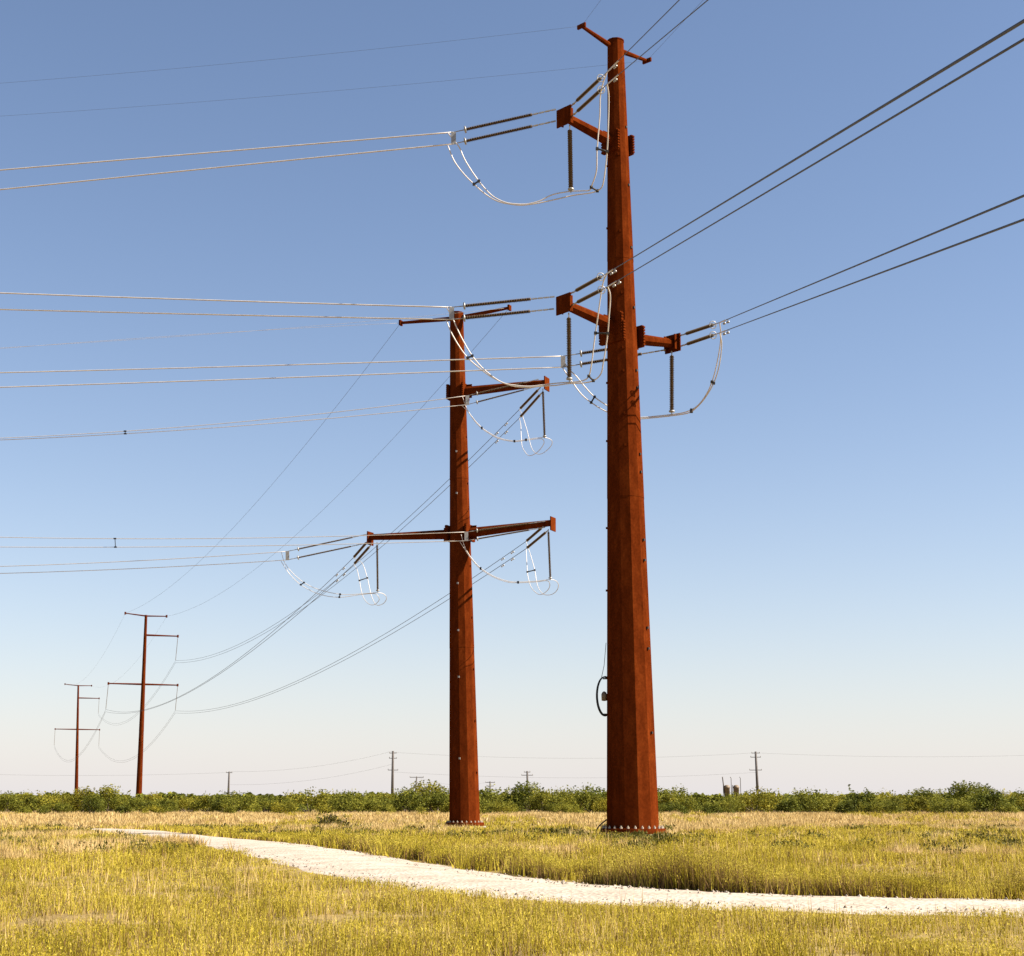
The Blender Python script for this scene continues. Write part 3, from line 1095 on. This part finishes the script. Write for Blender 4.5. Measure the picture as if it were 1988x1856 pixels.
uA = utility_pole(763, 1458, 620, [(4, 1.4, 1, 2), (14, 1.5, 1, 2), (37, 2.0, 1, 2)], 'tallest distant grey pole left of the middle steel pole', 0, 0.5)
uB = utility_pole(809, 1508, 600, [(1, 2.6, 1, 3)], 'leaning grey pole with one short crossarm just left of the middle steel pole', -0.6, 0.3)
uC = utility_pole(951.5, 1517, 640, [(2, 1.9, 1, 2), (9, 1.4, 1, 2)], 'short grey pole with two small crossarms just right of the middle steel pole', 0, 0.32)
uD = utility_pole(1023.5, 1497, 610, [(2, 1.2, 1, 2), (8, 2.2, 1, 3)], 'grey pole with crossarms between the two big steel poles', 0.3, 0.4)
uE = utility_pole(445, 1498, 620, [(2, 1.2, 1, 2)], 'leftmost distant grey pole above the bushes', 0, 0.4)
uF = utility_pole(1467, 1459, 620, [(3, 1.6, 1, 2), (11, 2.0, 1, 2), (36, 2.4, 1, 2)], 'tallest distant grey pole right of the tallest steel pole', 0.4, 0.5)
uG = utility_pole(1402.5, 1508, 480, [], 'bare leaning post beside the two tanks', 1.0, 0.2)
for a, b, off, nm in ((uE, uA, 0, 'left of the tallest distant pole, high'), (uE, uA, -5, 'left of the tallest distant pole, low'), (uA, uF, -0.5, 'between the two tallest distant poles, high'),
                      (uA, uF, -8, 'between the two tallest distant poles, low'), (uB, uC, 0, 'behind the middle steel pole')):
    o_ = Vector((0, 0, off))
    wire('distant_wire', span(a + o_, b + o_, 2.2, 30), 0.022, ALUD, 'faint thin wire %s' % nm, 'wire', (), 4)
wire('distant_wire', span(uE - Vector((0, 0, 0.3)), uE + Vector((-140, -30, 1)), 2), 0.022, ALUD, 'faint thin wire running off left of the leftmost distant pole', 'wire', (), 4)
wire('distant_wire', span(uF - Vector((0, 0, 0.5)), uF + Vector((150, 0, 0.5)), 2), 0.022, ALUD, 'faint thin wire running off right of the tallest right distant pole', 'wire', (), 4)
for px, lab in ((1411, 'left of two tan upright tanks beyond the bushes'), (1429, 'right of two tan upright tanks beyond the bushes')):
    Y = 480.0
    t = at(px, 1524, Y)
    b = Vector((t.x, Y, 0))
    tk = thing('storage_tank', b, lab, 'tank', 'upright tanks beyond the bushes')
    R = 0.85
    m = MB()
    m.lathe([(R, 0), (R, t.z - 1.0), (R * 1.12, t.z - 0.95), (R * 1.12, t.z - 0.6), (R * 0.9, t.z - 0.2), (R * 0.45, t.z)], 18)
    m.build('tank_body', TANKM, tk)
    m = MB()
    m.tube([(R + 0.5, 0, 0), (R + 0.5, 0, t.z + 2.0), (R + 0.25, 0, t.z + 2.4)], 0.10, 6)
    m.build('vent_pipe', WOODP, tk)
    m = MB()
    m.box((-R - 0.25, -0.2, t.z * 0.5), (0.05, 0, 0), (0, 0.3, 0), (0, 0, t.z * 0.5))
    m.build('ladder', DARKST, tk)


# ------------------------------------------------------------------ vegetation
def tri_mesh(name, V, mats, mi, loc=(0, 0, 0)):
    """V: (n,3,3) loose triangles"""
    n = len(V)
    me = bpy.data.meshes.new(name)
    me.vertices.add(n * 3)
    me.vertices.foreach_set('co', np.ascontiguousarray(V, dtype=np.float32).reshape(-1))
    me.loops.add(n * 3)
    me.loops.foreach_set('vertex_index', np.arange(n * 3, dtype=np.int32))
    me.polygons.add(n)
    me.polygons.foreach_set('loop_start', np.arange(0, n * 3, 3, dtype=np.int32))
    me.polygons.foreach_set('material_index', np.asarray(mi, dtype=np.int32))
    for m_ in mats: me.materials.append(m_)
    me.update(calc_edges=True)
    me.validate()
    return me


def rand_dir(n, flat=1.0):
    v = rng.normal(size=(n, 3))
    v[:, 2] *= flat
    return v / np.linalg.norm(v, axis=1, keepdims=True)


def foliage_tris(n_leaf, W_, H_, lobes, size):
    """leaf-sized faces spread through several lobes of a shrub crown"""
    c = np.stack([rng.uniform(-W_ / 2, W_ / 2, lobes), rng.uniform(-W_ / 2.6, W_ / 2.6, lobes), rng.uniform(0.35, 0.80, lobes) * H_], -1)
    c[:, 2] -= 0.25 * H_ * (np.abs(c[:, 0]) / (W_ / 2)) ** 2
    rr = rng.uniform(0.16, 0.30, lobes) * H_ + 0.15
    k = rng.integers(0, lobes, n_leaf)
    d = rand_dir(n_leaf, 0.85)
    rad = rng.uniform(0.25, 1.0, n_leaf) ** 0.5 * (1 + 0.22 * rng.normal(size=n_leaf))
    p = c[k] + d * (rr[k] * rad)[:, None] * np.array([1.15, 1.15, 0.95])
    # twiggy plumes that stick out of the crown
    npl = n_leaf // 5
    s = rng.integers(0, n_leaf, npl // 12 + 1)
    pd = rand_dir(len(s)); pd[:, 2] = np.abs(pd[:, 2]) + 0.5
    ii = np.repeat(np.arange(len(s)), 12)[:npl]
    tt = rng.uniform(0, 0.55, npl)
    p[:npl] = p[s[ii]] + pd[ii] * tt[:, None] + rng.normal(size=(npl, 3)) * 0.05
    p[:, 2] = np.maximum(p[:, 2], 0.12)
    a = rand_dir(n_leaf) * (size * rng.uniform(0.7, 1.5, n_leaf))[:, None]
    a[:, 2] *= 0.7
    b = np.cross(a, rand_dir(n_leaf)) * 0.55
    t1_ = np.stack([p - a, p + b, p + a], 1)
    t2_ = np.stack([p - a, p + a, p - b], 1)
    return np.concatenate([t1_, t2_], 0), c


def bush_variant(W_, H_, n_leaf, size=0.135):
    V, c = foliage_tris(n_leaf, W_, H_, int(9 + W_ * 2), size)
    fm = tri_mesh('foliage', V, [LEAF], np.zeros(len(V), int))
    m = MB()
    for q in c[:7]:
        x0, y0 = rng.normal(size=2) * 0.22
        mid_ = Vector((x0 * 0.5 + q[0] * 0.55, y0 * 0.5 + q[1] * 0.55, q[2] * 0.42))
        m.tube(smooth_path([Vector((x0, y0, -0.1)), mid_, Vector(q)], 3), [0.07, 0.065, 0.06, 0.05, 0.04, 0.03, 0.02], 5)
    sm = m.mesh('stem', STEM)
    return fm, sm


variants = [bush_variant(*a) for a in ((4.6, 3.0, 3700), (3.6, 2.6, 3000), (5.2, 3.3, 4100), (3.0, 2.3, 2400), (4.2, 3.5, 3700), (5.6, 2.7, 4000), (2.6, 1.9, 1900))]
BG = 'mesquite bushes along the far edge of the field'
BL = 'olive green mesquite bush in the row along the far edge of the straw field'


def bush(x, y, vi, sc, rz, label, group):
    e = thing('mesquite_bush', (x, y, float(ground_z(x, y)) - 0.02), label, 'bush', group)
    e.rotation_euler = (0, 0, rz)
    e.scale = (sc, sc, sc)
    for nm, me in zip(('foliage', 'stems'), variants[vi]):
        o = bpy.data.objects.new(nm, me)
        COL.objects.link(o)
        o.parent = e
    return e


nb = 0
for row, (yy, stepx, smin, smax) in enumerate(((184, 3.9, 0.45, 0.82), (198, 3.6, 0.66, 1.10), (215, 4.1, 0.80, 1.26), (246, 4.6, 0.95, 1.28))):
    half = yy * 0.345
    x = -half + random.uniform(0, 2)
    while x < half:
        if random.random() < (0.6, 0.86, 0.88, 0.9)[row]:
            left = 0.85 if x < -0.12 * yy else 0.70 if 0.120 < x / yy < 0.155 else 1.0
            where = ('left of the middle pole' if x < -0.04 * yy else 'between the two biggest poles' if x < 0.075 * yy else 'right of the tallest pole')
            where = ('front', 'second', 'third', 'rearmost')[row] + ' hedge row ' + where
            BL = 'olive green mesquite bush in the ' + where
            BG = 'mesquite bushes, ' + where
            bush(x, yy + random.uniform(-9, 7), random.randrange(7 if row == 0 else 6), random.uniform(smin, smax) * left, random.uniform(0, 6.28), BL, BG)
            nb += 1
        x += stepx * random.uniform(0.75, 1.25)
# scrub that fills the ground behind the front rows, read as one mass
cnt = 2600
bx = rng.uniform(-1, 1, cnt)
by = 255 + 330 * rng.uniform(0, 1, cnt) ** 1.5
bx = bx * by * 0.40
vv = []
base_V = foliage_tris(260, 4.2, 2.6, 8, 0.42)[0]
for k in range(900):
    s_ = rng.uniform(0.8, 1.2)
    an = rng.uniform(0, 6.28)
    R_ = np.array([[math.cos(an), -math.sin(an), 0], [math.sin(an), math.cos(an), 0], [0, 0, 1]]) * s_
    vv.append(base_V @ R_.T + np.array([bx[k], by[k], 0]))
vv = np.concatenate(vv, 0)
o = bpy.data.objects.new('scrubland', tri_mesh('scrubland', vv, [LEAF], np.zeros(len(vv), int)))
COL.objects.link(o)
tag(o, 'mass of low olive scrub stretching away behind the bush row', 'scrub', None, 'stuff')

# lone shrub in the straw
sp_ = at(640, 1600, 112)
shrub = thing('shrub', (sp_.x, sp_.y, float(ground_z(sp_.x, sp_.y))), 'lone small twiggy dark shrub standing in the straw grass left of the middle pole', 'shrub')
V, c = foliage_tris(520, 2.6, 1.15, 8, 0.10)
o = bpy.data.objects.new('foliage', tri_mesh('foliage', V, [DARKG], np.zeros(len(V), int)))
COL.objects.link(o)
o.parent = shrub
m = MB()
for k in range(26):
    an, tl = random.uniform(0, 6.28), random.uniform(0.25, 1.0)
    hx, hy = math.cos(an) * tl * 1.3, math.sin(an) * tl * 1.3
    m.tube([(hx * 0.1, hy * 0.1, 0), (hx * 0.5, hy * 0.5, 0.5), (hx, hy, random.uniform(0.7, 1.35))], [0.025, 0.02, 0.01], 4)
m.build('twigs', STEM, shrub)


# ---- grass
class VNoise:
    def __init__(self, seed):
        self.t = np.random.default_rng(seed).uniform(0, 1, (256, 256))
    def __call__(self, x, y):
        xi, yi = np.floor(x).astype(int), np.floor(y).astype(int)
        fx, fy = x - xi, y - yi
        fx, fy = fx * fx * (3 - 2 * fx), fy * fy * (3 - 2 * fy)
        T = lambda a, b: self.t[a % 256, b % 256]
        return (T(xi, yi) * (1 - fx) + T(xi + 1, yi) * fx) * (1 - fy) + (T(xi, yi + 1) * (1 - fx) + T(xi + 1, yi + 1) * fx) * fy


n1, n2, n3 = VNoise(1), VNoise(2), VNoise(3)


def blades(px_, py_, H_, nbl, width, lean, spread, base_h=0.0):
    """nbl blades per tuft -> (n*nbl,3,3)"""
    n = len(px_)
    X = np.repeat(px_, nbl) + rng.normal(size=n * nbl) * np.repeat(spread, nbl)
    Yy = np.repeat(py_, nbl) + rng.normal(size=n * nbl) * np.repeat(spread, nbl)
    Hh = np.repeat(H_, nbl) * rng.uniform(0.45, 1.1, n * nbl)
    Ww = np.repeat(width, nbl) * rng.uniform(0.7, 1.3, n * nbl)
    an = rng.uniform(0, 2 * math.pi, n * nbl)
    ln = np.abs(rng.normal(size=n * nbl)) * lean * Hh
    la = rng.uniform(0, 2 * math.pi, n * nbl)
    Z = ground_z(X, Yy) + base_h - 0.02
    b0 = np.stack([X - np.cos(an) * Ww, Yy - np.sin(an) * Ww, Z], -1)
    b1_ = np.stack([X + np.cos(an) * Ww, Yy + np.sin(an) * Ww, Z], -1)
    tp = np.stack([X + np.cos(la) * ln, Yy + np.sin(la) * ln, Z + Hh], -1)
    return np.stack([b0, b1_, tp], 1)


def flecks(px_, py_, H_, nf, size, rad):
    """small leaflets filling a rounded tuft top"""
    n = len(px_)
    d = rand_dir(n * nf)
    q = rng.uniform(0.3, 1, n * nf) ** 0.6
    rr = np.repeat(rad, nf) * q
    X = np.repeat(px_, nf) + d[:, 0] * rr
    Yy = np.repeat(py_, nf) + d[:, 1] * rr
    Hh = np.repeat(H_, nf)
    Z = ground_z(X, Yy) + Hh * (0.55 + 0.48 * d[:, 2] * q)
    P = np.stack([X, Yy, Z], -1)
    sz = np.repeat(size, nf) * rng.uniform(0.6, 1.4, n * nf)
    a = rand_dir(n * nf) * sz[:, None]
    a[:, 2] = np.abs(a[:, 2]) * 1.6
    b = np.cross(a, rand_dir(n * nf)) * 0.5
    return np.stack([P - a * 0.5 - b, P - a * 0.5 + b, P + a], 1)


N = 98000
dist = np.exp(rng.uniform(math.log(8.0), math.log(200.0), N))
gx = rng.uniform(-1, 1, N) * (dist * 0.44 + 5.0)
gy = dist
rdst = road_dist(gx, gy)
far_side = rdst > 0
ar = np.abs(rdst)
keep = ar > RHW * (0.74 + 0.40 * n1(gx * 1.1, gy * 1.1) - 0.10 * n2(gx * 4.0, gy * 4.0))
keep &= ~((np.hypot(gx - b1.x, gy - b1.y) < 2.7) | (np.hypot(gx - b2.x, gy - b2.y) < 2.7))
keep &= n2(gx * 1.5 + 40, gy * 0.9) > 0.16
gx, gy, ar, far_side, dist = gx[keep], gy[keep], ar[keep], far_side[keep], dist[keep]
big = n1(gx * 0.10 + 9, gy * 0.045 + 3) * 0.6 + n2(gx * 0.35, gy * 0.12) * 0.4
fine = n3(gx * 1.3, gy * 0.7)
edge_y = gy * (1 + 0.9 * (n2(gx * 0.11 + 30, gy * 0.02 + 5) - 0.5) + 0.35 * (n1(gx * 0.5 + 3, gy * 0.05) - 0.5))
straw_bias = np.interp(np.where(gy > 45, edge_y, gy), [15, 30, 40, 50, 62, 85, 112, 140, 200], [0.05, 0.10, 0.34, 0.30, 0.20, 0.24, 0.36, 0.50, 0.58])
is_straw = (big * 0.75 + fine * 0.25 + (straw_bias - 0.30)) > 0.52
verge = (ar < RHW + 1.5) & far_side & (gy < 60)
is_straw &= ~verge
near_base = np.clip((np.hypot(gx - b1.x, (gy - b1.y) * 0.5) - 2.2) / 5.0, 0.14, 1) * np.clip((np.hypot(gx - b2.x, (gy - b2.y) * 0.28) - 2.2) / 5.0, 0.14, 1)
wpx = 0.00034 * dist
# straw tufts
sx, sy, sdist = gx[is_straw], gy[is_straw], dist[is_straw]
Hs = np.interp(sy, [10, 40, 100, 200], [0.22, 0.30, 0.40, 0.42]) * (0.6 + 0.7 * n2(sx * 0.8, sy * 0.5)) * rng.uniform(0.7, 1.25, len(sx)) * near_base[is_straw]
V = blades(sx, sy, Hs, 13, np.maximum(0.004, wpx[is_straw]), 0.35, np.maximum(0.10, sdist * 0.002))
o = bpy.data.objects.new('dry_grass', tri_mesh('dry_grass', V, [STRAW], np.zeros(len(V), int)))
COL.objects.link(o)
tag(o, 'tall straw coloured dry grass covering the far part of the field', 'grass', None, 'stuff')
# yellow-green weeds
wm_ = ~is_straw
wx, wy, wd, wv = gx[wm_], gy[wm_], dist[wm_], verge[wm_]
Hw = np.interp(wy, [10, 40, 100, 200], [0.16, 0.24, 0.32, 0.45]) * (0.26 + 1.35 * n1(wx * 0.85 + 5, wy * 0.6) ** 1.5 + 0.7 * np.clip(n3(wx * 0.30 + 2, wy * 0.22) - 0.45, 0, 1)) * rng.uniform(0.7, 1.2, len(wx)) * near_base[wm_]
edge_s = (~far_side[wm_]) & (ar[wm_] < RHW + 1.6)
Hw = np.where(edge_s, Hw * (0.55 + 0.35 * np.clip(ar[wm_] - RHW, 0, 1.6) / 1.6), Hw)
Hw = np.where(wv, Hw * 1.15 + 0.10, Hw)
wp = 0.00034 * wd
Va = blades(wx, wy, Hw * 1.05, 6, np.maximum(0.004, wp), 0.4, np.maximum(0.09, wd * 0.002))
Vb = flecks(wx, wy, Hw, 13, np.maximum(0.009, wp * 1.15), np.maximum(0.12, Hw * 0.6))
V = np.concatenate([Va, Vb], 0)
mi = np.zeros(len(V), int)
mi[:len(Va)][rng.uniform(size=len(Va)) < 0.30] = 1
o = bpy.data.objects.new('green_weeds', tri_mesh('green_weeds', V, [GREENG, BROWNG], mi))
COL.objects.link(o)
tag(o, 'low yellow green weeds over the middle of the field', 'grass', None, 'stuff')
# tall fluffy weeds along the road's far verge
nv = 5200
ii = rng.integers(0, len(ROADXY) - 1, nv * 3)
tt = rng.uniform(0, 1, nv * 3)
seg = ROADXY[ii + 1] - ROADXY[ii]
pp = ROADXY[ii] + seg * tt[:, None]
nrm = np.stack([-seg[:, 1], seg[:, 0]], -1) / np.linalg.norm(seg, axis=1, keepdims=True)
off = RHW + 0.10 + np.abs(rng.normal(size=nv * 3)) * 0.75
pp = pp + nrm * off[:, None]
ok = (pp[:, 1] < 70) & (np.abs(pp[:, 0]) < pp[:, 1] * 0.42) & (n1(pp[:, 0] * 0.7, pp[:, 1] * 0.5) > 0.20)
pp = pp[ok][:nv]
vx, vy = pp[:, 0], pp[:, 1]
vd = vy
Hv = (0.16 + 0.52 * n2(vx * 0.95, vy * 0.75) ** 1.2) * rng.uniform(0.75, 1.15, len(vx))
Hv *= np.interp(vy, [15, 28, 45, 70], [0.8, 1.0, 0.75, 0.5])
Va = blades(vx, vy, Hv * 0.95, 9, np.maximum(0.004, 0.0003 * vd), 0.28, np.full(len(vx), 0.10))
Vb = flecks(vx, vy, Hv, 36, np.maximum(0.010, 0.0004 * vd), Hv * 0.42)
V = np.concatenate([Va, Vb], 0)
mi = np.zeros(len(V), int)
mi[:len(Va)] = (rng.uniform(size=len(Va)) < 0.75).astype(int)
o = bpy.data.objects.new('roadside_weeds', tri_mesh('roadside_weeds', V, [GREENG, BROWNG], mi))
COL.objects.link(o)
tag(o, 'fluffy yellow green weeds with brown stems lining the gravel track', 'grass', None, 'stuff')
# sparse tall seed stalks standing above the weeds
ns_ = 1700
dd = np.exp(rng.uniform(math.log(14), math.log(120), ns_))
qx = rng.uniform(-0.38, 0.38, ns_) * dd
okk = ((road_dist(qx, dd) > RHW + 2.2) | (road_dist(qx, dd) < -RHW - 0.6)) & (n2(qx * 0.25 + 7, dd * 0.12) > 0.42) & (np.hypot(qx - b1.x, dd - b1.y) > 5)
qx, dd = qx[okk], dd[okk]
V = blades(qx, dd, np.interp(dd, [14, 30, 60, 120], [0.30, 0.40, 0.50, 0.60]), 6, np.maximum(0.004, 0.00026 * dd), 0.25, np.full(len(qx), 0.13))
o = bpy.data.objects.new('seed_stalks', tri_mesh('seed_stalks', V, [STRAW], np.zeros(len(V), int)))
COL.objects.link(o)
tag(o, 'thin straw coloured seed stalks standing above the green weeds', 'grass', None, 'stuff')
# dark low forbs in patches
nd = 5200
dd = np.exp(rng.uniform(math.log(40), math.log(112), nd))
fx, fy = rng.uniform(-0.38, 0.38, nd) * dd, dd
okd = (n3(fx * 0.22 + 3, fy * 0.10 + 8)* 0.5 + n1(fx * 0.9, fy * 0.35) * 0.5 > 0.66) & (np.abs(road_dist(fx, fy)) > RHW + 0.8) & (np.hypot(fx - b1.x, (fy - b1.y) * 0.22) > 2.9)
fx, fy, dd = fx[okd], fy[okd], dd[okd]
Hf = 0.30 * rng.uniform(0.7, 1.3, len(fx))
V = flecks(fx, fy, Hf, 26, 0.0009 * dd, Hf * 0.9)
o = bpy.data.objects.new('dark_weeds', tri_mesh('dark_weeds', V, [DARKG], np.zeros(len(V), int)))
COL.objects.link(o)
tag(o, 'dark green low weed patches scattered through the grass', 'weeds', None, 'stuff')
# loose stones on the track
nst = 2600
ii = rng.integers(0, len(ROADXY) - 1, nst)
tt = rng.uniform(0, 1, nst)
seg = ROADXY[ii + 1] - ROADXY[ii]
pp = ROADXY[ii] + seg * tt[:, None]
nrm = np.stack([-seg[:, 1], seg[:, 0]], -1) / np.linalg.norm(seg, axis=1, keepdims=True)
pp = pp + nrm * (rng.uniform(-0.85, 0.85, nst) * RHW)[:, None]
pp = pp[pp[:, 1] < 55]
m = MB()
for x, y in pp:
    s_ = random.uniform(0.012, 0.04)
    z = float(ground_z(x, y)) + 0.03
    vs_ = [Vector(v) * s_ * random.uniform(0.7, 1.3) + Vector((x, y, z)) for v in ((1, 0, 0), (-1, 0, 0), (0, 1, 0), (0, -1, 0), (0, 0, 0.8), (0, 0, -1))]
    m.add(vs_, [(0, 2, 4), (2, 1, 4), (1, 3, 4), (3, 0, 4), (2, 0, 5), (1, 2, 5), (3, 1, 5), (0, 3, 5)])
tag(m.build('gravel', STONE), 'loose pale stones scattered on the track', 'gravel', None, 'stuff')
